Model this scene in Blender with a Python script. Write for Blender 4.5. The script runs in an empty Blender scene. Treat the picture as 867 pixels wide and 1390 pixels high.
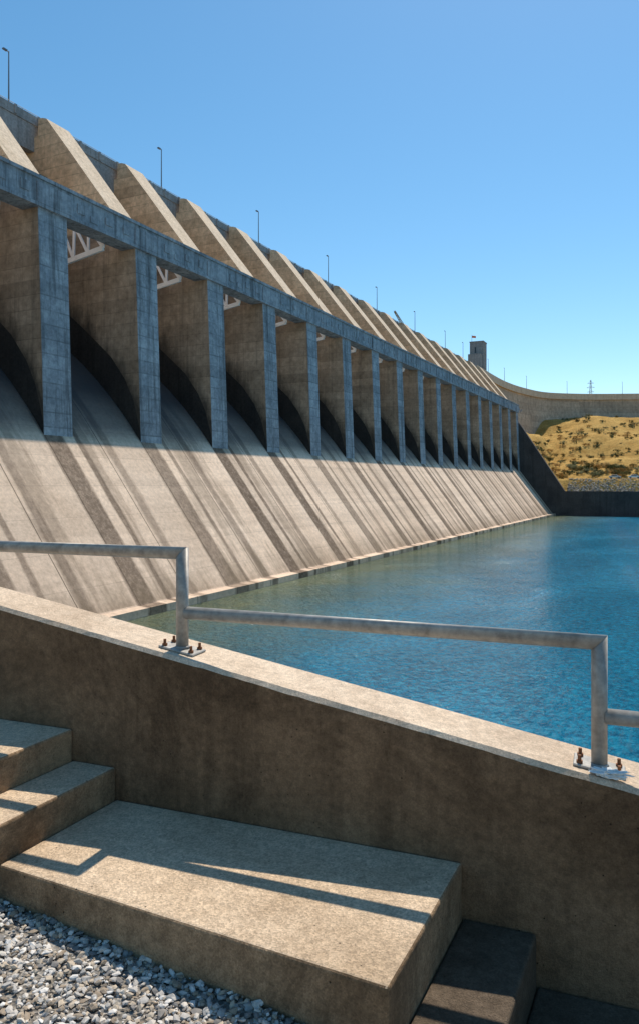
import bpy, bmesh, math, random
from mathutils import Vector, Matrix, noise as mnoise
random.seed(7)
SC=bpy.context.scene
COL=SC.collection
CAMZ=12.4
# ---------------------------------------------------------------- nodes
class B:
    def __init__(s,name,rough=0.85,spec=0.3):
        s.m=bpy.data.materials.new(name); s.m.use_nodes=True
        s.nt=s.m.node_tree; s.b=s.nt.nodes['Principled BSDF']
        s.b.inputs['Roughness'].default_value=rough
        s.b.inputs['Specular IOR Level'].default_value=spec
        s.tc=s.nt.nodes.new('ShaderNodeTexCoord')
        g=s.nt.nodes.new('ShaderNodeNewGeometry'); s.pos=g.outputs['Position']
    def link(s,a,b): s.nt.links.new(a,b)
    def put(s,sock,v):
        if isinstance(v,(int,float)): sock.default_value=v
        elif isinstance(v,(tuple,list)):
            sock.default_value=tuple(v)+((1,) if len(v)==3 and len(sock.default_value)==4 else ())
        else: s.link(v,sock)
    def mp(s,scale,vec=None,loc=(0,0,0)):
        n=s.nt.nodes.new('ShaderNodeMapping'); s.link(vec or s.pos,n.inputs[0])
        n.inputs['Scale'].default_value=scale; n.inputs['Location'].default_value=loc
        return n.outputs[0]
    def noise(s,scale,detail=4,rough=.6,vec=None,dist=0):
        n=s.nt.nodes.new('ShaderNodeTexNoise'); s.link(vec or s.pos,n.inputs['Vector'])
        n.inputs['Scale'].default_value=scale; n.inputs['Detail'].default_value=detail
        n.inputs['Roughness'].default_value=rough; n.inputs['Distortion'].default_value=dist
        return n.outputs['Fac']
    def voro(s,scale,vec=None,out='Distance',feature='F1'):
        n=s.nt.nodes.new('ShaderNodeTexVoronoi'); s.link(vec or s.pos,n.inputs['Vector'])
        n.feature=feature; n.inputs['Scale'].default_value=scale; return n.outputs[out]
    def ramp(s,fac,stops):
        n=s.nt.nodes.new('ShaderNodeValToRGB'); s.link(fac,n.inputs[0]); e=n.color_ramp.elements
        while len(e)<len(stops): e.new(.5)
        for el,(p,c) in zip(e,stops):
            el.position=p; el.color=(c,c,c,1) if isinstance(c,(int,float)) else tuple(c)+(1,)
        return n.outputs[0]
    def mix(s,fac,a,b,mode='MIX'):
        n=s.nt.nodes.new('ShaderNodeMix'); n.data_type='RGBA'; n.blend_type=mode
        s.put(n.inputs[0],fac); s.put(n.inputs[6],a); s.put(n.inputs[7],b); return n.outputs[2]
    def math(s,op,a,b=0.0,c=0.0):
        n=s.nt.nodes.new('ShaderNodeMath'); n.operation=op
        s.put(n.inputs[0],a); s.put(n.inputs[1],b); s.put(n.inputs[2],c); return n.outputs[0]
    def sep(s,vec=None):
        n=s.nt.nodes.new('ShaderNodeSeparateXYZ'); s.link(vec or s.pos,n.inputs[0]); return n.outputs
    def color(s,v): s.put(s.b.inputs['Base Color'],v)
    def bump(s,h,strength=.3,dist=.02):
        n=s.nt.nodes.new('ShaderNodeBump'); s.link(h,n.inputs['Height'])
        n.inputs['Strength'].default_value=strength; n.inputs['Distance'].default_value=dist
        s.link(n.outputs[0],s.b.inputs['Normal']); return n

def concrete(name,c1,c2,joint=0,streak=.35,sc=.25,dark=.45,jw=.05,fine=3.0,bump=.25,bd=.05,bayshade=False):
    k=B(name,.9,.2)
    a=k.noise(sc,6,.65)
    base=k.mix(k.ramp(a,[(.35,0),(.68,1)]),c1,c2)
    st=k.noise(1,5,.7,k.mp((.9,.9,.05)))
    base=k.mix(k.math('MULTIPLY',k.ramp(st,[(.5,0),(.68,1)]),streak),base,tuple(x*dark for x in c2))
    st3=k.noise(1,6,.75,k.mp((2.6,2.6,.09),loc=(5,1,8)))
    base=k.mix(k.math('MULTIPLY',k.ramp(st3,[(.54,0),(.64,1)]),streak*.6),base,tuple(x*dark*.8 for x in c2))
    f=k.noise(fine,6,.75)
    base=k.mix(1.0,base,k.ramp(f,[(.3,.66),(.7,1.26)]),'MULTIPLY')
    h=f
    if joint:
        z=k.sep()[2]
        fr=k.math('FRACT',k.math('DIVIDE',z,joint))
        line=k.math('LESS_THAN',fr,jw)
        jn=k.math('MULTIPLY',line,k.ramp(k.noise(.6,3),[(.35,.15),(.65,.65)]))
        base=k.mix(jn,base,tuple(x*.3 for x in c2))
        fl=k.math('FLOOR',k.math('DIVIDE',z,joint))
        y=k.math('FLOOR',k.math('DIVIDE',k.sep()[1],15.2))
        wn=k.nt.nodes.new('ShaderNodeTexWhiteNoise'); wn.noise_dimensions='2D'
        cb=k.nt.nodes.new('ShaderNodeCombineXYZ'); k.link(fl,cb.inputs[0]); k.link(y,cb.inputs[1])
        k.link(cb.outputs[0],wn.inputs['Vector'])
        base=k.mix(1.0,base,k.ramp(wn.outputs['Value'],[(0,.84),(1,1.12)]),'MULTIPLY')
    if bayshade:
        # soft dark gradient above the chute: bay shade put into the colour
        x,y,z=k.sep()
        u=k.math('SUBTRACT',k.math('MULTIPLY',x,-1.0),59.9)
        cz=k.math('ADD',22.6,k.math('SUBTRACT',k.math('MULTIPLY',u,1.45),k.math('MULTIPLY',k.math('MULTIPLY',u,u),.035)))
        hgt=k.math('ADD',k.math('SUBTRACT',z,cz),k.math('MULTIPLY',k.math('SUBTRACT',k.noise(1,5,.7,k.mp((.8,.8,.25))),.5),7))
        base=k.mix(k.ramp(k.math('DIVIDE',hgt,6),[(.0,.88),(.55,0)]),base,(.055,.046,.038))
    k.color(base); k.bump(h,bump,bd)
    return k.m

def plain(name,c,rough=.5,metal=0,var=.15,sc=8):
    k=B(name,rough,.4); k.b.inputs['Metallic'].default_value=metal
    f=k.noise(sc,4,.6)
    k.color(k.mix(1.0,c,k.ramp(f,[(.3,1-var),(.7,1+var)]),'MULTIPLY'))
    k.bump(f,.08,.01)
    return k.m

# ---------------------------------------------------------------- mesh helpers
def obj(name,verts,faces,mats,mi=None,parent=None,smooth=False,**props):
    me=bpy.data.meshes.new(name); me.from_pydata([tuple(v) for v in verts],[],faces)
    for m in (mats if isinstance(mats,(list,tuple)) else [mats]): me.materials.append(m)
    if mi: me.polygons.foreach_set('material_index',mi)
    bm=bmesh.new(); bm.from_mesh(me); bmesh.ops.recalc_face_normals(bm,faces=bm.faces); bm.to_mesh(me); bm.free()
    if smooth: me.polygons.foreach_set('use_smooth',[True]*len(me.polygons))
    o=bpy.data.objects.new(name,me); COL.objects.link(o)
    if parent: o.parent=parent
    for a,b in props.items(): o[a]=b
    return o
def empty(name,loc=(0,0,0),**props):
    o=bpy.data.objects.new(name,None); COL.objects.link(o); o.location=loc; o.empty_display_size=.5
    for a,b in props.items(): o[a]=b
    return o
class G:
    """geometry accumulator"""
    def __init__(s): s.v=[]; s.f=[]; s.m=[]
    def add(s,vs,fs,mi=0):
        o=len(s.v); s.v+=[tuple(v) for v in vs]
        for f in fs: s.f.append([i+o for i in f]); s.m.append(mi)
    def box(s,a,b,mi=0,T=None):
        x0,y0,z0=a; x1,y1,z1=b
        vs=[(x0,y0,z0),(x1,y0,z0),(x1,y1,z0),(x0,y1,z0),(x0,y0,z1),(x1,y0,z1),(x1,y1,z1),(x0,y1,z1)]
        if T: vs=[T(*v) for v in vs]
        s.add(vs,[(3,2,1,0),(4,5,6,7),(0,1,5,4),(1,2,6,5),(2,3,7,6),(3,0,4,7)],mi)
    def tube(s,p,q,r,r2=None,n=14,mi=0,cap=True):
        p=Vector(p); q=Vector(q); r2=r if r2 is None else r2
        d=(q-p).normalized(); u=d.orthogonal().normalized(); w=d.cross(u)
        vs=[]
        for c,rr in((p,r),(q,r2)):
            for i in range(n):
                a=2*math.pi*i/n; vs.append(c+u*math.cos(a)*rr+w*math.sin(a)*rr)
        fs=[(i,(i+1)%n,n+(i+1)%n,n+i) for i in range(n)]
        if cap: fs+=[tuple(range(n))[::-1],tuple(range(n,2*n))]
        s.add(vs,fs,mi)
    def bar(s,p,q,w,mi=0):
        s.tube(p,q,w*.7071,n=4,mi=mi)
    def prism(s,prof,y0,y1,mi=0):
        n=len(prof)
        vs=[(x,y0,z) for x,z in prof]+[(x,y1,z) for x,z in prof]
        s.add(vs,[tuple(range(n)),tuple(range(n,2*n))[::-1]]+[(i,n+i,n+(i+1)%n,(i+1)%n) for i in range(n)],mi)
    def obj(s,name,mats,**kw): return obj(name,s.v,s.f,mats,s.m,**kw)
def bevel(o,w=.01,seg=2):
    m=o.modifiers.new('bevel','BEVEL'); m.width=w; m.segments=seg; m.limit_method='ANGLE'; m.angle_limit=math.radians(35)

# ---------------------------------------------------------------- materials
M_front=concrete('pier_face_concrete',(.25,.265,.29),(.42,.43,.445),joint=1.52,streak=.95,sc=.5,fine=2.2,jw=.10,dark=.28)  # cool sky light on the pier fronts is put into the colour
M_side=concrete('pier_side_concrete',(.35,.25,.17),(.55,.41,.295),joint=1.52,streak=.7,sc=.18,fine=1.3,jw=.05,bayshade=True)  # warm bounce light on the pier sides is put into the colour
M_wedge=concrete('tan_buttress_concrete',(.66,.45,.275),(.80,.59,.385),joint=1.52,streak=.25,sc=.25,fine=1.6,jw=.06,dark=.5)  # buttress sides lightened: bounce light put into the tan
M_bayshade=concrete('bay_shade_concrete',(.030,.028,.028),(.06,.052,.046),streak=.6)  # near-black band low on the pier sides: painted shade of the bays
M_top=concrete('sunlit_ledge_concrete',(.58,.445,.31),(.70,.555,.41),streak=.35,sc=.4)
M_beam=concrete('beam_concrete',(.25,.265,.29),(.41,.42,.44),streak=.95,sc=.35,fine=1.5,dark=.28)
M_deck=concrete('bridge_concrete',(.27,.265,.26),(.40,.385,.37),streak=.6,sc=.3)
M_tower=concrete('tower_concrete',(.24,.235,.23),(.33,.32,.31),joint=3,streak=.5,sc=.3)
M_far=concrete('gravity_dam_concrete',(.46,.35,.25),(.58,.45,.33),joint=3.,streak=.5,sc=.08,fine=.7,jw=.05)
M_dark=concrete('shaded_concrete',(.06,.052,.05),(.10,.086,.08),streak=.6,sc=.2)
M_white=plain('white_paint',(.90,.90,.90),.45,0,.04,1.5)
M_gate=plain('grey_gate_steel',(.05,.055,.06),.6,0,.3,1.)
M_galv=plain('galvanised_steel',(.34,.32,.29),.55,.3,.3,24)
M_rust=plain('rusty_steel',(.22,.085,.035),.8,.2,.4,120)
M_rag=plain('white_cloth',(.72,.72,.70),.9,0,.1,60)
M_pole=plain('lamp_pole_metal',(.16,.17,.18),.5,.4,.1)
M_pyl=plain('pylon_steel',(.28,.30,.32),.6,.2,.1)
M_yel=plain('faded_yellow_paint',(.26,.19,.08),.5,0,.1,2)
M_orange=plain('orange_cloth',(.75,.22,.08),.8,0,.1)
M_glass=plain('dark_glass',(.02,.025,.03),.1,0,.1)
M_tyre=plain('black_rubber',(.02,.02,.02),.8,0,.1)
M_carw=plain('white_car_paint',(.75,.75,.75),.3,0,.03)
M_carg=plain('silver_car_paint',(.4,.42,.45),.3,.5,.03)

# chute
k=B('spillway_concrete',.9,.2)
X,Y,Z=k.sep()
a=k.noise(.10,5,.6)
base=k.mix(k.ramp(a,[(.3,0),(.7,1)]),(.70,.51,.365),(.82,.625,.47))
lift=k.noise(1,3,.6,k.mp((.02,.012,1.0)))
base=k.mix(1,base,k.ramp(lift,[(.35,.91),(.65,1.06)]),'MULTIPLY')
cs=k.nt.nodes.new('ShaderNodeTexWhiteNoise'); cs.noise_dimensions='1D'
k.link(k.math('FLOOR',k.math('DIVIDE',k.math('SUBTRACT',Y,56.2),7.6)),cs.inputs['W'])
base=k.mix(1,base,k.ramp(cs.outputs['Value'],[(0,.87),(1,1.06)]),'MULTIPLY')
st=k.noise(1,7,.72,k.mp((.035,.5,.025)))
base=k.mix(k.math('MULTIPLY',k.ramp(st,[(.56,0),(.64,1)]),.18),base,(.17,.125,.09))
st2=k.noise(1,6,.65,k.mp((.018,.11,.013),loc=(3,9,1)))
base=k.mix(k.math('MULTIPLY',k.ramp(st2,[(.54,0),(.585,1)]),.48),base,(.22,.155,.105))
wob=k.math('MULTIPLY',k.math('SUBTRACT',k.noise(1,7,.8,k.mp((.05,.35,.05))),.5),.09)
fr=k.math('FRACT',k.math('ADD',k.math('DIVIDE',k.math('SUBTRACT',Y,55.4),15.2),wob))
d1=k.math('ABSOLUTE',k.math('SUBTRACT',fr,.13))
b1=k.ramp(d1,[(.075,1),(.10,0)])
d2=k.math('ABSOLUTE',k.math('SUBTRACT',fr,.35))
b2=k.ramp(d2,[(.018,.9),(.034,0)])
d3=k.math('ABSOLUTE',k.math('SUBTRACT',fr,.63))
b3=k.ramp(d3,[(.03,.7),(.055,0)])
cellv=k.nt.nodes.new('ShaderNodeTexWhiteNoise'); cellv.noise_dimensions='1D'
k.link(k.math('FLOOR',k.math('DIVIDE',k.math('SUBTRACT',Y,48),15.2)),cellv.inputs['W'])
amp=k.ramp(cellv.outputs['Value'],[(0,.74),(1,1)])
rg=k.ramp(k.noise(1.3,8,.9),[(.36,.62),(.56,1)])
band=k.math('MULTIPLY',k.math('MULTIPLY',k.math('MAXIMUM',k.math('MAXIMUM',b1,b3),b2),rg),amp)
base=k.mix(band,base,(.12,.079,.052))
fj=k.math('FRACT',k.math('DIVIDE',k.math('SUBTRACT',Y,56.2),7.6))
base=k.mix(k.math('MULTIPLY',k.math('LESS_THAN',fj,.015),.8),base,(.09,.062,.042))
fz=k.math('FRACT',k.math('DIVIDE',Z,3.05))
base=k.mix(k.math('MULTIPLY',k.math('LESS_THAN',fz,.022),.22),base,(.15,.12,.10))
tz=k.math('ADD',Z,k.math('MULTIPLY',k.math('SUBTRACT',k.noise(1,5,.7,k.mp((.05,.35,.05))),.5),13))
toe=k.math('MULTIPLY',k.ramp(k.math('DIVIDE',tz,10),[(.05,.6),(.42,0)]),k.math('GREATER_THAN',Z,.95))
base=k.mix(toe,base,(.18,.13,.08))
f=k.noise(2.2,6,.8)
base=k.mix(1,base,k.ramp(f,[(.3,.74),(.7,1.20)]),'MULTIPLY')
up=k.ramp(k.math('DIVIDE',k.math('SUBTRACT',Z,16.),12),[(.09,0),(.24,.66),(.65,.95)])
base=k.mix(up,base,(.035,.04,.05))  # shade inside the bays painted onto the upper chute
k.color(base); k.bump(f,.3,.08); M_chute=k.m

def near_conc(name,c1,c2,stain,sf=.5,agg=1.0,bl=1.3,fc=(.80,1.18),bs=.5,vs_=190):
    k=B(name,.92,.2)
    base=k.mix(k.ramp(k.noise(1.6,6,.65),[(.3,0),(.7,1)]),c1,c2)
    base=k.mix(k.math('MULTIPLY',k.ramp(k.noise(bl,8,.78,dist=.6),[(.44,0),(.60,1)]),sf),base,stain)
    dr=k.noise(1,7,.75,k.mp((4,4,.4)))
    base=k.mix(k.math('MULTIPLY',k.ramp(dr,[(.48,0),(.66,1)]),sf*.7),base,stain)
    sp=k.voro(vs_,out='Color')
    spn=k.nt.nodes.new('ShaderNodeRGBToBW'); k.link(sp,spn.inputs[0])
    base=k.mix(agg,base,k.ramp(spn.outputs[0],[(.2,.6),(.5,1.),(.85,1.4)]),'MULTIPLY')
    fi=k.noise(28,9,.85)
    base=k.mix(1,base,k.ramp(fi,[(.36,fc[0]),(.64,fc[1])]),'MULTIPLY')
    pit=k.voro(26); pm=k.ramp(pit,[(.05,.9),(.10,0)])
    gate=k.ramp(k.noise(3,3),[(.5,0),(.56,1)])
    pm=k.math('MULTIPLY',pm,gate)
    base=k.mix(pm,base,tuple(x*.3 for x in stain))
    k.color(base)
    h=k.math('SUBTRACT',k.math('ADD',k.math('MULTIPLY',k.voro(vs_),.35),k.math('MULTIPLY',fi,1.5)),k.math('MULTIPLY',pm,1.5))
    k.bump(h,bs,.008); return k.m
M_wallface=near_conc('weathered_shaded_wall_face',(.24,.14,.075),(.34,.21,.12),(.075,.043,.023),.68,.3,.9,(.66,1.28),1.)  # stained, and darker than the cap: the face's shade is in the colour
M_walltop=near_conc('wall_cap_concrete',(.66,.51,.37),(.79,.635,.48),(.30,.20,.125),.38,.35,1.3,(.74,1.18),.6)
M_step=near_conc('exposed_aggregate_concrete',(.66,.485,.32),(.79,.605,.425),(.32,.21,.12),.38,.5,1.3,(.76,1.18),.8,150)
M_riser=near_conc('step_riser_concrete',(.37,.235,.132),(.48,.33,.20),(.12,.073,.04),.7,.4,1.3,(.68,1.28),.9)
M_stepshade=near_conc('shaded_step_concrete',(.12,.088,.06),(.18,.135,.095),(.05,.035,.022),.6,.4,1.3,(.7,1.25),.9)  # lower steps: the wall's shadow is put into the concrete colour

# ---------------------------------------------------------------- DAM
dam=empty('spillway_dam',(-58.7,150,0),label='long concrete spillway dam with repeating piers above blue water',category='dam')
def addpart(g,name,mats,parent=dam,**kw):
    g.v=[(x+58.7,y-150,z) for x,y,z in g.v]
    return g.obj(name,mats,parent=parent,**kw)
Y0,Y1=8.,304.
prof=[(42.0,-4),(45.1,-4),(45.1,.75),(46.3,.85),(58.7,17.4),(60,19.1),(61.2,20.6),(63.5,23.2),(65.9,25.6),(68,27.5),(70,29.1),(72,30.6),(74,31.9),(78,33.8),(84,34.5),(92,30),(92,-4)]
g=G(); P_=[(-p,z) for p,z in prof[1:]]
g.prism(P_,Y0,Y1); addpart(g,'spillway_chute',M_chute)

cols=[((58.7,16.5),(58.78,18.6),(59.7,43.5)),((59.9,17.5),(59.9,22.6),(60.4,43.55)),((61.2,19),(61.2,25.2),(61.6,43.6)),((63.4,22),(63.4,28.1),(63.4,46.25)),((65.9,24.5),(65.9,30.3),(65.9,49.4)),
      ((68,26),(68,32.1),(68,52.05)),((70,28),(70,33.7),(70,54.6)),((74.2,31),(74.2,36.7),(74.2,59.85)),((74.9,31),(74.9,36.9),(74.9,60.1)),((75.6,31),(75.6,37.),(75.6,60.1)),((75.75,31),(75.75,37.),(75.75,57.9)),((91.5,20),(91.5,37),(91.5,57.9))]
def pier_mesh():
    n=len(cols); T=4.0
    vs=[]
    for y in (-.1,T-.1):
        for a,b,c in cols:
            m=(c[0],44.) if c[1]>44.5 else (c[0]-.004,c[1]-.1)
            for (p,z) in (a,b,m,c): vs.append((-p+58.7,y,z))
    fs=[];mi=[]
    def I(s,c,r): return s*n*4+c*4+r
    for s in (0,1):
        for c in range(n-1):
            for r in (0,1,2):
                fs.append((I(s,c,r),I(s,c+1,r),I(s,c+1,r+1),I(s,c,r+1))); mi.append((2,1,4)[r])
    for c in range(n-1):
        fs.append((I(0,c,3),I(0,c+1,3),I(1,c+1,3),I(1,c,3))); mi.append(3)
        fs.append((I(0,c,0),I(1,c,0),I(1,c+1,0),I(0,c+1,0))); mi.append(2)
    for r in (0,1,2):
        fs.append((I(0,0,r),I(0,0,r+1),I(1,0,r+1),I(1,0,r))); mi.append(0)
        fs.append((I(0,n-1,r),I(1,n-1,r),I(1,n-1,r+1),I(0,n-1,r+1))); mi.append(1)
    return obj('pier',vs,fs,[M_front,M_side,M_bayshade,M_top,M_wedge],mi)
pier0=pier_mesh(); pier0.parent=dam
PITCH=15.2
kk=list(range(-1,17))
for i,q in enumerate(kk):
    o=pier0 if i==0 else pier0.copy()
    if i: COL.objects.link(o)
    o.parent=dam; o.location=(0,56.3+PITCH*q-150,0)

# service beam
g=G()
bx0,bx1=-61.75,-59.35
BZ=40.95
g.box((bx0,Y0,BZ),(bx1,Y1,43.75))
g.box((bx0-.02,Y0,43.75),(bx1+.22,Y1,44.1))
g.box((bx1,Y0,BZ),(bx1+.12,Y1,BZ+.35))
for q in kk:
    y=56.3+PITCH*q
    g.box((bx1,y-.5,BZ+.37),(bx1+.14,y+4.3,43.4))
    for dy,z0,h in((-2.6,42,1.0),(5.2,42,1.0),(7.2,41.6,.7),(9.6,42.1,.8)):
        g.box((bx1,y+dy,z0),(bx1+.10,y+dy+1.1,z0+h))
addpart(g,'service_beam',[M_beam])
# crest bridge
g=G()
g.box((-91,Y0,58.1),(-76.7,Y1,59.3)); g.box((-77.3,Y0,55.9),(-76.35,Y1,59.4)); g.box((-76.9,Y0,59.4),(-76.2,Y1,60.6))
g.box((-91,Y0,59.3),(-90.6,Y1,60.3)); g.box((-90.5,Y0,50),(-89.6,Y1,58.1))
y=Y0+3
while y<Y1-1:
    g.box((-76.2,y,59.5),(-76.05,y+.35,60.7)); y+=3.8
addpart(g,'crest_bridge',[M_deck])
g=G(); y=Y0+1
while y<Y1:
    g.tube((-76.75,y,60.6),(-76.75,y,61.1),.035,n=5); y+=3.8
g.tube((-76.75,Y0,61.08),(-76.75,Y1,61.08),.04,n=6)
addpart(g,'bridge_railing',[M_galv])

# tainter gates
def gate_parts():
    skin=G(); n=10; c=(-62.3,43.0); R=14.8
    vs=[]
    for j in range(n+1):
        a=math.radians(-30+ 68*j/n)
        x=c[0]-R*math.cos(a); z=c[1]+R*math.sin(a)
        vs+= [(x+58.7,0.15,z),(x+58.7,11.25,z),(x-.25+58.7,0.15,z),(x-.25+58.7,11.25,z)]
    fs=[]
    for j in range(n):
        b=4*j; fs+=[(b,b+1,b+5,b+4),(b+3,b+2,b+6,b+7),(b+1,b+3,b+7,b+5),(b+2,b,b+4,b+6)]
    fs+=[(0,2,3,1),(4*n,4*n+1,4*n+3,4*n+2)]
    skin.add(vs,fs)
    arm=G()
    def pt(p,z,y=0): return (-p+58.7,y,z)
    A0,A1=(62.2,43.1),(76.4,46.0); B0,B1=(62.2,40.6),(76.9,38.3)
    lerp=lambda a,b,t:(a[0]+(b[0]-a[0])*t,a[1]+(b[1]-a[1])*t)
    def plate(a,b,w,th=.35):
        d=Vector((b[0]-a[0],b[1]-a[1])).normalized(); nn=Vector((-d.y,d.x))*w/2
        q=[(a[0]+nn.x,a[1]+nn.y),(b[0]+nn.x,b[1]+nn.y),(b[0]-nn.x,b[1]-nn.y),(a[0]-nn.x,a[1]-nn.y)]
        arm.add([pt(*c_,-th/2) for c_ in q]+[pt(*c_,th/2) for c_ in q],[(0,1,2,3),(7,6,5,4),(0,4,5,1),(1,5,6,2),(2,6,7,3),(3,7,4,0)])
    plate(A0,A1,.5,.32); plate(B0,B1,.6,.32)
    last=None
    for t in (.0,.16,.32,.48,.66,.84,1.):
        a=lerp(A0,A1,t); b=lerp(B0,B1,t)
        plate(a,b,.36,.16)
        if last: plate(last,a,.36,.14)
        last=b
    arm.tube(pt(62.2,41.9,-.6),pt(62.2,41.9,.6),.6,n=16)
    return skin,arm
sk,am=gate_parts()
sk_o=sk.obj('skin_plate',[M_gate]); am_o=am.obj('gate_arm',[M_white])
first=True
for q in range(-1,16):
    yb=60.1+PITCH*q
    e=empty('spillway_gate',(0,yb-150,0)); e.parent=dam
    s=sk_o if first else sk_o.copy(); a1=am_o if first else am_o.copy(); a2=am_o.copy()
    if not first: COL.objects.link(s); COL.objects.link(a1)
    COL.objects.link(a2)
    s.parent=e; a1.parent=e; a2.parent=e; a1.location=(0,8.6,0); a2.location=(0,2.2,0)
    first=False

# ---------------------------------------------------------------- street lamps
def lamp_proto():
    e=empty('street_lamp',(0,0,0))
    g=G(); g.tube((0,0,0),(0,0,10.3),.12,.07,n=10); g.tube((0,0,0),(0,0,.4),.22,.2,n=10); p=g.obj('lamp_pole',[M_pole],parent=e)
    g=G(); g.tube((0,0,10.15),(.0,-.35,10.2),.05,n=8); a=g.obj('lamp_arm',[M_pole],parent=e)
    g=G(); g.box((-.16,-.95,10.13),(.16,-.3,10.3)); g.box((-.11,-.85,10.09),(.11,-.4,10.13)); h=g.obj('lamp_head',[M_pole],parent=e)
    return e,[p,a,h]
le,lp=lamp_proto()
lampos=[(-80,70.5,59.3)]+[(-80,y,59.3) for y in (102.6,135,169,202,236,271,296)]
path=[(-77,304),(-77.5,335),(-77,360),(-74,385),(-67,410),(-52,425),(-32,435),(0,446),(60,462),(160,490),(300,520)]
lampos+=[(-78.5,333,60.6),(-77.5,362,60.6),(-73,394,60.6),(-57,425,60.6),(-30,440,60.6),(12,454,60.6)]
for i,(x,y,z) in enumerate(lampos):
    if i==0: e=le
    else:
        e=le.copy(); COL.objects.link(e)
        for c in lp:
            cc=c.copy(); COL.objects.link(cc); cc.parent=e
    e.location=(x,y,z)
    if i>7: e.scale=(1,1,.75)
    e['label']='tall slim grey street lamp standing on the dam roadway'; e['category']='street lamp'; e['group']='street lamps along the dam roadway'

# ---------------------------------------------------------------- curved gravity dam
def densify(pts,n=8):
    out=[]
    for i in range(len(pts)-1):
        p0=Vector(pts[max(i-1,0)]);p1=Vector(pts[i]);p2=Vector(pts[i+1]);p3=Vector(pts[min(i+2,len(pts)-1)])
        for j in range(n):
            t=j/n
            out.append(.5*((2*p1)+(p2-p0)*t+(2*p0-5*p1+4*p2-p3)*t*t+(-p0+3*p1-3*p2+p3)*t**3))
    out.append(Vector(pts[-1])); return out
dp=densify(path)
def sweep(sec,mi=0):
    vs=[];fs=[];n=len(sec)
    for i,p in enumerate(dp):
        t=(dp[min(i+1,len(dp)-1)]-dp[max(i-1,0)]).normalized(); nr=Vector((t.y,-t.x))
        for o,z in sec: vs.append((p.x+nr.x*o,p.y+nr.y*o,z))
    for i in range(len(dp)-1):
        for j in range(n):
            fs.append((i*n+j,i*n+(j+1)%n,(i+1)*n+(j+1)%n,(i+1)*n+j))
    fs+=[tuple(range(n)),tuple(range((len(dp)-1)*n,len(dp)*n))]
    g=G(); g.add(vs,fs); return g
gd=empty('gravity_dam',(0,0,0),label='curved pale concrete gravity dam wall above a dry hillside',category='dam')
sweep([(0,58),(.4,52),(1.5,42),(4,20),(-9,20),(-9,60.2),(0,60.2)]).obj('dam_wall',[M_far],parent=gd)
sweep([(.9,58.2),(.9,61.4),(.5,61.4),(.5,60.6),(-8,60.6),(-8,60.22),(0,60.22),(.1,58.2)]).obj('parapet',[M_top],parent=gd)

# tower
tw=empty('elevator_tower',(-80.5,324,59.9),label='square concrete elevator tower standing on the dam crest',category='tower')
g=G(); g.box((-3.2,-3.2,0),(2.7,3.0,14.2)); g.box((-3.35,-3.35,14.2),(2.85,3.15,14.6)); 
g.obj('tower_wall',[M_tower],parent=tw)
g=G(); g.box((-3.0,-7.0,0),(2.4,-3.22,8.5)); g.obj('annex',[M_tower],parent=tw)
g=G(); g.box((-1.0,-3.25,9.5),(-.4,-3.21,12)); g.obj('window',[M_glass],parent=tw)
fl=empty('flag',(-80,310,59.6),label='small orange flag on a thin pole on the dam crest',category='flag')
g=G(); g.tube((0,0,0),(0,0,15.5),.12,.07,n=8); g.obj('flag_pole',[M_pole],parent=fl)
g=G(); vs=[];fs=[]
for i in range(9):
    for zz in (14.4,15.3): vs.append((.08+i*.2,.2*math.sin(i*.9),zz-.04*i))
for i in range(8): fs.append((2*i,2*i+2,2*i+3,2*i+1))
g.add(vs,fs); g.obj('flag_cloth',[M_orange],parent=fl)

# crane on crest
cr=empty('maintenance_crane',(-82,226,59.4),label='small yellow crane with raised lattice boom on the dam roadway',category='crane')
g=G(); g.box((-1.3,-4,1.0),(1.3,3.6,2.2)); g.box((-1.2,1.8,2.2),(1.2,3.4,3.9)); g.box((-1.1,-3.6,2.3),(1.1,.8,4.2)); bo=g.obj('crane_body',[M_yel],parent=cr); bevel(bo,.08)
for yy in (-3,-1.4,2.4):
    for sx in (-1.25,1.25):
        g=G(); g.tube((sx-.2,yy,.55),(sx+.2,yy,.55),.55,n=16); g.obj('wheel',[M_tyre],parent=cr)
g=G(); p=Vector((1.4,1.2,3.4)); q=Vector((-.9,-1.6,8.3)); ds=[Vector((.4,0,.25)),Vector((-.4,0,.25)),Vector((.4,0,-.4)),Vector((-.4,0,-.4))]
for d in ds: g.bar(p+d,q+d*.5,.14)
for i in range(9):
    t=i/9; t2=(i+1)/9; A=p.lerp(q,t);Bv=p.lerp(q,t2)
    g.bar(A+ds[i%2]*(1-.5*t),Bv+ds[2+(i+1)%2]*(1-.5*t2),.09); g.bar(A+ds[(i+1)%2]*(1-.5*t),Bv+ds[(i)%2]*(1-.5*t2),.09)
g.obj('boom',[M_yel],parent=cr)

# ---------------------------------------------------------------- end retaining wall
g=G(); rw=[(-92,-4),(-92,52),(-78,52),(-70,46),(-60.4,38.4),(-58,35),(-41.7,9.6),(420,9.6),(420,-4)]
g.prism([(x,z) for x,z in rw],304.05,306.6)
w=g.obj('retaining_wall',[M_dark],label='dark shaded concrete retaining wall at the far end of the spillway',category='wall')
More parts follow.
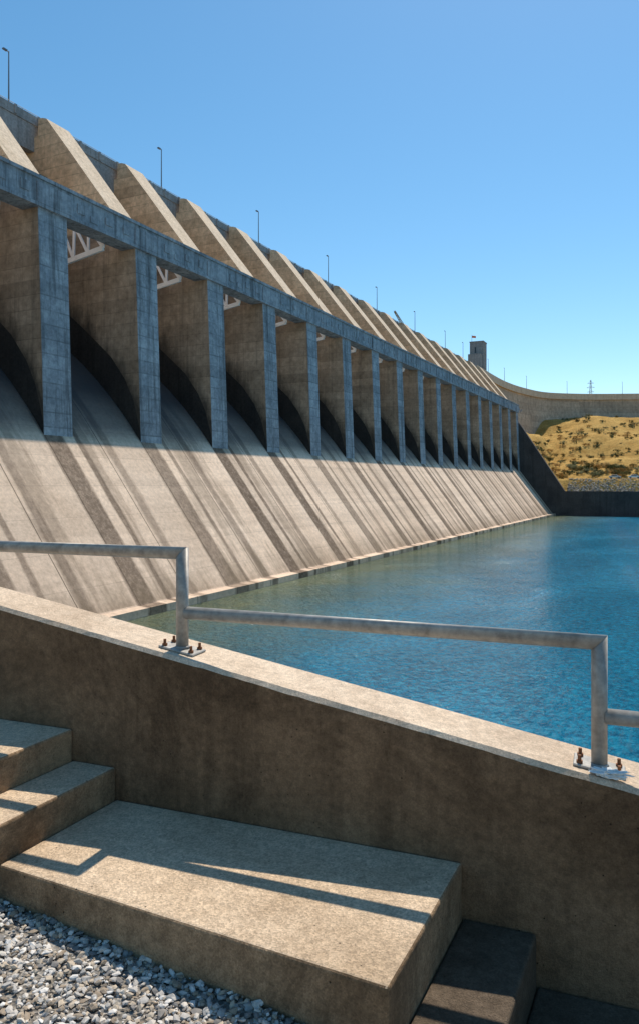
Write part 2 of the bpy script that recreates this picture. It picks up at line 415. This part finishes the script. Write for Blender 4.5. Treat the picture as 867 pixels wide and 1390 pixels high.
# ---------------------------------------------------------------- hill terrain
def hz(x,y):
    base=9.2+min(max((y-306.4)/4.6,0),1)*5.2
    if y>319: base+= (y-319)*.325
    if x<-42 : base=max(base,9.2+min((-42-x)*1.3,27))
    n=mnoise.fractal(Vector((x*.03,y*.03,0)),1.0,2.0,5)
    if y>322: base+=n*4.5*min(1,(y-322)/25)
    lim=48 if y<470 else 48+min((y-470)*.09,16)
    return min(base,lim+n*.9)
nx,ny=190,110
xs=[-76+ (i/(nx-1))**1.5*620 for i in range(nx)]; ys=[306.4+(j/(ny-1))**1.7*500 for j in range(ny)]
vs=[(x,y,hz(x,y)) for y in ys for x in xs]
fs=[(j*nx+i,j*nx+i+1,(j+1)*nx+i+1,(j+1)*nx+i) for j in range(ny-1) for i in range(nx-1)]
k=B('dry_grass_hill',.95,.1)
n1=k.noise(.12,6,.7); n2=k.noise(1.1,8,.85)
base=k.mix(k.ramp(n1,[(.38,0),(.62,1)]),(.42,.235,.06),(.62,.39,.12))
base=k.mix(k.ramp(n2,[(.47,0),(.61,.65)]),base,(.23,.145,.04))
base=k.mix(k.ramp(k.noise(.7,8,.88,k.mp((1,1,1),loc=(40,7,2))),[(.53,0),(.60,.65)]),base,(.13,.12,.04))
k.color(base); k.bump(n2,.7,.7); M_hill=k.m
obj('hill',vs,fs,M_hill,kind='structure',smooth=True)
k=B('pale_road',.9,.2); k.color(k.mix(k.noise(.8,4),(.36,.32,.27),(.46,.41,.35))); M_road=k.m
g=G(); g.box((-38,312,14.2),(420,318.5,14.55)); g.obj('road',[M_road],kind='structure')

def stones(name,mats,pts,sz,flat=(.45,.9),**kw):
    bm0=bmesh.new(); bmesh.ops.create_icosphere(bm0,subdivisions=1,radius=1); bv=[v.co.copy() for v in bm0.verts]; bf=[[v.index for v in f.verts] for f in bm0.faces]; bm0.free()
    g=G()
    for p in pts:
        s=random.uniform(*sz); sc=Vector((s*random.uniform(.7,1.6),s*random.uniform(.6,1.2),s*random.uniform(*flat)))
        rot=Matrix.Rotation(random.uniform(0,6.28),3,'Z')@Matrix.Rotation(random.uniform(-.6,.6),3,'X')
        ph=Vector((random.random()*50,0,0))
        vs=[]
        for v in bv:
            q=v*(1+.75*mnoise.noise(v*1.5+ph)); vs.append(Vector(p)+rot@Vector((q.x*sc.x,q.y*sc.y,q.z*sc.z)))
        g.add(vs,bf,random.randrange(len(mats)))
    return g.obj(name,mats,**kw)
RM=[plain('rock_grey',(.40,.36,.31),.9,0,.25,3),plain('rock_tan',(.47,.385,.29),.9,0,.25,3),plain('rock_dark',(.26,.22,.18),.9,0,.25,3)]
pts=[]
for i in range(3600):
    t=random.random(); x=-41+random.random()**1.2*100; pts.append((x,306.6+4.8*t,9.45+5.*t))
stones('riprap',RM,pts,(.16,.42),kind='stuff',label='loose grey and tan riprap rocks lining the bank',category='rocks')

ML=[plain('sage_leaf',(.17,.16,.06),.9,0,.3,3),plain('green_leaf',(.09,.105,.03),.9,0,.3,3),plain('dry_leaf',(.42,.25,.07),.9,0,.3,3)]
M_bark=plain('bark',(.12,.09,.06),.9)
def shrub_mesh(seed,mi):
    r=random.Random(seed); g=G()
    cl=[Vector((r.gauss(0,.5),r.gauss(0,.5),r.uniform(.3,.95))) for _ in range(9)]
    for i in range(520):
        c=r.choice(cl); d=Vector((r.gauss(0,1),r.gauss(0,1),r.gauss(0,1))).normalized()*r.uniform(.15,.42)
        p=c+d; p.z=max(p.z,.03); a=Vector((r.gauss(0,1),r.gauss(0,1),r.gauss(0,1))).normalized()*.09; b=a.orthogonal().normalized()*.055
        g.add([p-a,p+b,p+a,p-b],[(0,1,2,3)])
    return g
protos=[]
for sd,m in((1,0),(2,1),(3,2),(4,0)):
    e=empty('shrub'); c=shrub_mesh(sd,m).obj('foliage',[ML[m]],parent=e)
    g=G()
    for a in range(4): g.tube((0,0,-.2),(math.cos(a*1.6)*.35,math.sin(a*1.6)*.35,.7),.05,.02,n=5)
    s=g.obj('stem',[M_bark],parent=e); protos.append((e,[c,s],m))
used=set()
labels=['grey green sagebrush shrub on the dry hillside','dark green bushy shrub on the dry hillside','dry golden shrub on the hillside']
for i in range(295):
    pi=random.randrange(4); e0,cs_,m=protos[pi]
    if pi in used:
        e=e0.copy(); COL.objects.link(e)
        for c in cs_: cc=c.copy(); COL.objects.link(cc); cc.parent=e
    else: e=e0; used.add(pi)
    if i<80: x=random.uniform(-56,5); y=random.uniform(320,338)
    else:
        y=random.uniform(322,425); x=random.uniform(-60,-8+(y-322)*.18)
    s=random.uniform(1.1,2.6) if i<80 else random.uniform(.7,1.6)
    e.location=(x,y,hz(x,y)-.1); e.scale=(s,s,s*random.uniform(.6,1.0)); e.rotation_euler=(0,0,random.uniform(0,6))
    e['label']=labels[m]; e['category']='shrub'; e['group']='shrubs on the dry hillside'

def car(paint,lab,loc,rot):
    e=empty('parked_car',loc,label=lab,category='car',group='cars parked on the bank road'); e.rotation_euler=(0,0,rot)
    pr=[(-2.2,.35),(-2.25,.8),(-2.05,.98),(-1.5,1.02),(-1.0,1.5),(.6,1.52),(1.25,1.0),(2.1,.86),(2.25,.6),(2.2,.35)]
    g=G(); g.prism(pr,-.88,.88); b=g.obj('body',[paint],parent=e); bevel(b,.07,3)
    for sy in(-.9,.885):
        g=G(); g.prism([(-1.3,1.05),(-.93,1.42),(.52,1.44),(1.02,1.05)],sy,sy+.015); g.obj('window',[M_glass],parent=e)
    for sx in(-1.4,1.4):
        for sy in(-.8,.8):
            g=G(); g.tube((sx,sy-.12,.34),(sx,sy+.12,.34),.34,n=20); g.tube((sx,sy-.13,.34),(sx,sy+.13,.34),.18,n=12,mi=1); g.obj('wheel',[M_tyre,M_galv],parent=e)
car(M_carw,'white sedan parked on the road above the rocks',(-17,312.9,14.56),.1)
car(M_carg,'silver sedan parked on the road above the rocks',(-24,312.9,14.56),0)

# pylon
g=G(); H=31
def lv(t): return 1.9*(1-t)**1.2+.35
L=[0,.15,.3,.45,.6,.72,.84,.93,1]
for a,b in zip(L[:-1],L[1:]):
    ca=[Vector((sx*lv(a),sy*lv(a),a*H)) for sx,sy in((1,1),(-1,1),(-1,-1),(1,-1))]; cb=[Vector((sx*lv(b),sy*lv(b),b*H)) for sx,sy in((1,1),(-1,1),(-1,-1),(1,-1))]
    for i in range(4):
        g.bar(ca[i],cb[i],.22); g.bar(ca[i],cb[(i+1)%4],.13); g.bar(cb[i],cb[(i+1)%4],.13)
for z,wd in((21.5,2.6),(25,3.0),(28.5,2.4)):
    g.bar((-wd,0,z),(wd,0,z),.22); g.bar((-wd,0,z),(0,0,z+1.5),.13); g.bar((wd,0,z),(0,0,z+1.5),.13)
py=g.obj('transmission_tower',[M_pyl],label='grey lattice transmission tower standing beyond the dam',category='transmission tower'); py.location=(-67,635,65)

# ---------------------------------------------------------------- water & ground
k=B('river_water',.06,.5); k.b.inputs['IOR'].default_value=1.33
n=k.noise(1,5,.6,k.mp((2.6,1.9,1)),dist=.3); n2=k.noise(1,4,.6,k.mp((.3,.18,1)),dist=.6); n3=k.noise(1,4,.65,k.mp((9,6.5,1)))
calm=k.ramp(k.noise(1,5,.65,k.mp((.05,.025,1)),dist=.8),[(.38,.6),(.62,1.2)])
h=k.math('ADD',k.math('MULTIPLY',calm,k.math('ADD',k.math('MULTIPLY',n,.62),k.math('MULTIPLY',n3,.14))),k.math('MULTIPLY',n2,.9))
k.bump(h,1.0,1.6)
X,Y,Z=k.sep()
near=k.ramp(k.math('DIVIDE',k.math('ADD',k.math('ADD',X,45),k.math('MULTIPLY',k.math('SUBTRACT',k.noise(.09,5,.75),.5),22)),34),[(.06,.85),(.72,0)])
deep=k.mix(k.ramp(k.noise(1,7,.8,k.mp((1.8,1.2,1)),dist=.3),[(.40,0),(.60,1)]),(.002,.17,.31),(.010,.35,.55))
reflc=k.mix(k.ramp(k.noise(1,7,.8,k.mp((1.4,.9,1)),dist=.3),[(.40,0),(.60,1)]),(.20,.19,.06),(.36,.33,.13))  # olive beside the chute: the dam's reflection put into the water colour
k.color(k.mix(near,deep,reflc))
M_water=k.m
g=G(); g.box((-45.6,3.0,-.6),(900,304.3,0)); g.obj('water',[M_water],kind='structure')
k=B('earth',.95,.1); k.color(k.mix(k.noise(.02,6),(.20,.15,.09),(.30,.23,.14))); M_earth=k.m
g=G(); g.add([(-6000,-6000,-4.2),(6000,-6000,-4.2),(6000,6000,-4.2),(-6000,6000,-4.2)],[(0,1,2,3)]); g.obj('ground',[M_earth],kind='structure')

# ---------------------------------------------------------------- NEAR
wv=Vector((.9965,.084)); cv=Vector((.084,-.9965)); RO=Vector((-.278,2.924))
WF=-.115
def T(s,d,z):
    p=RO+wv*s-cv*d; return (p.x,p.y,z)
def topz(s): return CAMZ-(1.047+.165*s)
SL,SR=-14.,7.
n=420
vs=[];fs=[];mi=[]
for i in range(n+1):
    s=SL+(SR-SL)*i/n
    w1=.005*mnoise.noise(Vector((s*2.3,0,0)))+.005*mnoise.noise(Vector((s*11,4,0))); w2=.006*mnoise.noise(Vector((s*3,9,0)))+.005*mnoise.noise(Vector((s*14,2,0)))
    for d,z in((WF,-3),(WF,topz(s)-.018+w1),(WF+.014+w2,topz(s)+w1*.3),(.17,topz(s)),(.17,-3)): vs.append(T(s,d,z))
for i in range(n):
    for j,m in((0,0),(1,1),(2,1),(3,0),(4,0)):
        a=i*5+j; b=i*5+(j+1)%5; fs.append((a,b,b+5,a+5)); mi.append(m)
fs+=[(0,1,2,3,4),tuple(n*5+x for x in (0,1,2,3,4))]; mi+=[0,0]
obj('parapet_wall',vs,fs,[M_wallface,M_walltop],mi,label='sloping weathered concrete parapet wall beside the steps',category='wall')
# stairs (square to the dam axis)
YF=1.985
def wally(x):
    s=(x-RO.x)/.9965; return RO.y+.084*s+WF*.9965-.003
def gh(x):
    s=x-RO.x
    h=1.56+.05*(s+1.95)
    if s>-.7: h=1.6225+.22*min(s+.7,3.5)
    if s<-2.4: h=1.5375-.165*min(-2.4-s,6)
    return h
st=empty('concrete_stairs',(-1.4,2.4,CAMZ-1.6),label='worn exposed aggregate concrete steps beside a wall',category='stairs')
stl=Vector(st.location)
segs=[(-9,-5.6,.70),(-5.6,-5.3,.85),(-5.3,-3.8,1.0),(-3.8,-2.27,1.14),(-2.27,-2.03,1.285),(-2.03,-.470,1.43),(-.470,-.20,1.64),(-.20,1.25,1.83),(1.25,1.5,1.98),(1.5,3.1,2.12),(3.1,6,2.27)]
for a,b,h in segs:
    x0=RO.x+a; x1=RO.x+b-.002; z1=CAMZ-h; z0=z1-.6
    g=G(); q=[(x0,YF),(x1,YF),(x1,wally(x1)),(x0,wally(x0))]
    vs=[Vector((x,y,z0))-stl for x,y in q]+[Vector((x,y,z1))-stl for x,y in q]
    g.add(vs,[(3,2,1,0),(4,5,6,7),(0,1,5,4),(1,2,6,5),(2,3,7,6),(3,0,4,7)]); g.m=[1,0,1,1,1,1]
    o=g.obj('step',[M_stepshade if 1.6<h<1.9 else M_step,M_stepshade if 1.6<h<1.9 else M_riser],parent=st); bevel(o,.012,3)
def gz(x,y): return CAMZ-gh(x)+.012*mnoise.noise(Vector((x*3,y*3,0)))
ss=[-46+1*i for i in range(42)]+[-4+.15*i for i in range(70)]+[6.5+6*i for i in range(70)]
dd=[2.4-.12*i for i in range(22)]+[-.4-.8*i for i in range(10)]+[-10-12*i for i in range(30)]
vs=[(x,y,gz(x,y)-.004) for y in dd for x in ss]
n=len(ss); fs=[(j*n+i,j*n+i+1,(j+1)*n+i+1,(j+1)*n+i) for j in range(len(dd)-1) for i in range(n-1)]
k=B('gravel_bed',.95,.15)
vc=k.voro(70,out='Color'); bw=k.nt.nodes.new('ShaderNodeRGBToBW'); k.link(vc,bw.inputs[0])
k.color(k.ramp(bw.outputs[0],[(.15,(.10,.09,.08)),(.5,(.26,.235,.20)),(.85,(.42,.385,.34))])); k.bump(k.voro(70),.9,.015)
obj('gravel_ground',vs,fs,k.m,kind='structure')
GM=[plain('gravel_white',(.66,.62,.57),.8,0,.2,60),plain('gravel_grey',(.40,.375,.345),.8,0,.2,60),plain('gravel_tan',(.47,.385,.29),.85,0,.2,60),plain('gravel_dark',(.20,.185,.17),.8,0,.2,60),plain('gravel_pale',(.54,.49,.43),.8,0,.2,60),plain('gravel_brown',(.30,.235,.17),.8,0,.2,60)]
pts=[]
for i in range(12000):
    x=random.uniform(-2.9,.1); y=YF-.002-random.random()**1.1*.8
    pts.append((x,y,gz(x,y)+random.uniform(-.004,.009)))
stones('gravel',GM,pts,(.003,.014),flat=(.3,.8),kind='stuff',label='loose white and grey gravel beside the concrete steps',category='gravel')
# railing
ra=empty('metal_railing',T(-1.774,0,topz(-1.774)),label='galvanised pipe railing stepping down along a concrete wall',category='railing')
rl=Vector(ra.location); r=.0285; SP=1.774
def rp(g,name,mats,**kw):
    g.v=[Vector(v)-rl for v in g.v]; return g.obj(name,mats,parent=ra,**kw)
NT=28
for kx in range(-3,4):
    s=kx*SP
    hr=.585+.27*kx; zc=CAMZ-hr
    vs=[];s0=s-SP+.02
    for e in (0,1):
        for i in range(NT):
            a=2*math.pi*i/NT; dz=r*math.sin(a); dy=r*math.cos(a)
            vs.append(T((s0 if e==0 else s+dz-.0006),dy,zc+dz))
    fs=[(i,(i+1)%NT,NT+(i+1)%NT,NT+i) for i in range(NT)]+[tuple(range(NT)),tuple(range(NT,2*NT))]
    g=G(); g.add(vs,fs); rp(g,'rail',[M_galv])
    vs=[]
    for e in (0,1):
        for i in range(NT):
            a=2*math.pi*i/NT; dx=r*math.sin(a); dy=r*math.cos(a)
            vs.append(T(s+dx,dy,(topz(s)+.008 if e==0 else zc+dx-.0006)))
    g=G(); g.add(vs,fs); g.tube(T(s,0,topz(s)+.010),T(s,0,topz(s)+.019),r*1.2,r*1.06,n=24)
    rp(g,'post',[M_galv])
    g=G()
    def TP(a,b,z,s=s): return T(s+a,b,topz(s+a)+z)
    g.box((-.09,-.06,.001),(.09,.06,.011),0,TP)
    o=rp(g,'base_plate',[M_galv]); bevel(o,.003,1)
    for a in(-.068,.068):
        for b in(-.038,.038):
            g=G(); g.tube(TP(a,b,.010),TP(a,b,.021),.012,n=6); g.tube(TP(a,b,.018),TP(a,b,.040),.0065,n=10)
            rp(g,'anchor_bolt',[M_rust])
for o in COL.objects:
    if o.parent==ra and o.name.split('.')[0] in('rail','post'):
        for p in o.data.polygons: p.use_smooth=len(p.vertices)<=4
bm=bmesh.new(); bmesh.ops.create_icosphere(bm,subdivisions=4,radius=1)
g=G(); c=Vector(T(.03,-.078,topz(0)+.012))
vs=[]
for v in bm.verts:
    q=v.co; n_=mnoise.fractal(q*2.4+Vector((3,1,7)),1,2,5); rr=1+1.0*n_
    p=Vector((q.x*.055*rr,q.y*.022*rr,q.z*.013*rr)); vs.append(c+p)
g.add(vs,[[v.index for v in f.verts] for f in bm.faces]); bm.free()
g.obj('crumpled_rag',[M_rag],label='crumpled white rag lying at the foot of a railing post',category='rag')

# ---------------------------------------------------------------- light, world, camera
D=Vector((.036,-.62,-1)).normalized()
sl=bpy.data.lights.new('Sun','SUN'); sl.energy=5.0; sl.angle=math.radians(.53); sl.color=(1,.92,.80)
so=bpy.data.objects.new('Sun',sl); COL.objects.link(so); so.rotation_euler=D.to_track_quat('-Z','Y').to_euler(); so.location=(0,50,120)
wd=bpy.data.worlds.new('World'); SC.world=wd; wd.use_nodes=True; nt=wd.node_tree
sky=nt.nodes.new('ShaderNodeTexSky'); sky.sky_type='NISHITA'; sky.sun_disc=False
sky.sun_elevation=math.asin(-D.z); sky.sun_rotation=math.atan2(-D.x,-D.y)
sky.air_density=1.0; sky.dust_density=.3; sky.ozone_density=1.5; sky.altitude=300
hs=nt.nodes.new('ShaderNodeHueSaturation'); hs.inputs['Hue'].default_value=.487; hs.inputs['Saturation'].default_value=1.25; hs.inputs['Value'].default_value=1.0
nt.links.new(sky.outputs[0],hs.inputs['Color'])
bg=nt.nodes['Background']; bg.inputs[1].default_value=.148; nt.links.new(hs.outputs[0],bg.inputs[0])
cd=bpy.data.cameras.new('Camera'); co=bpy.data.objects.new('Camera',cd); COL.objects.link(co)
co.location=(0,0,CAMZ); co.rotation_euler=(math.radians(90),0,math.atan(493/1011))
cd.sensor_fit='AUTO'; cd.sensor_width=36; cd.lens=36*1011/1390; cd.shift_y=-38/1390; cd.clip_end=12000; cd.clip_start=.05
SC.camera=co
SC.view_settings.view_transform='Standard'; SC.view_settings.look='None'; SC.view_settings.exposure=0
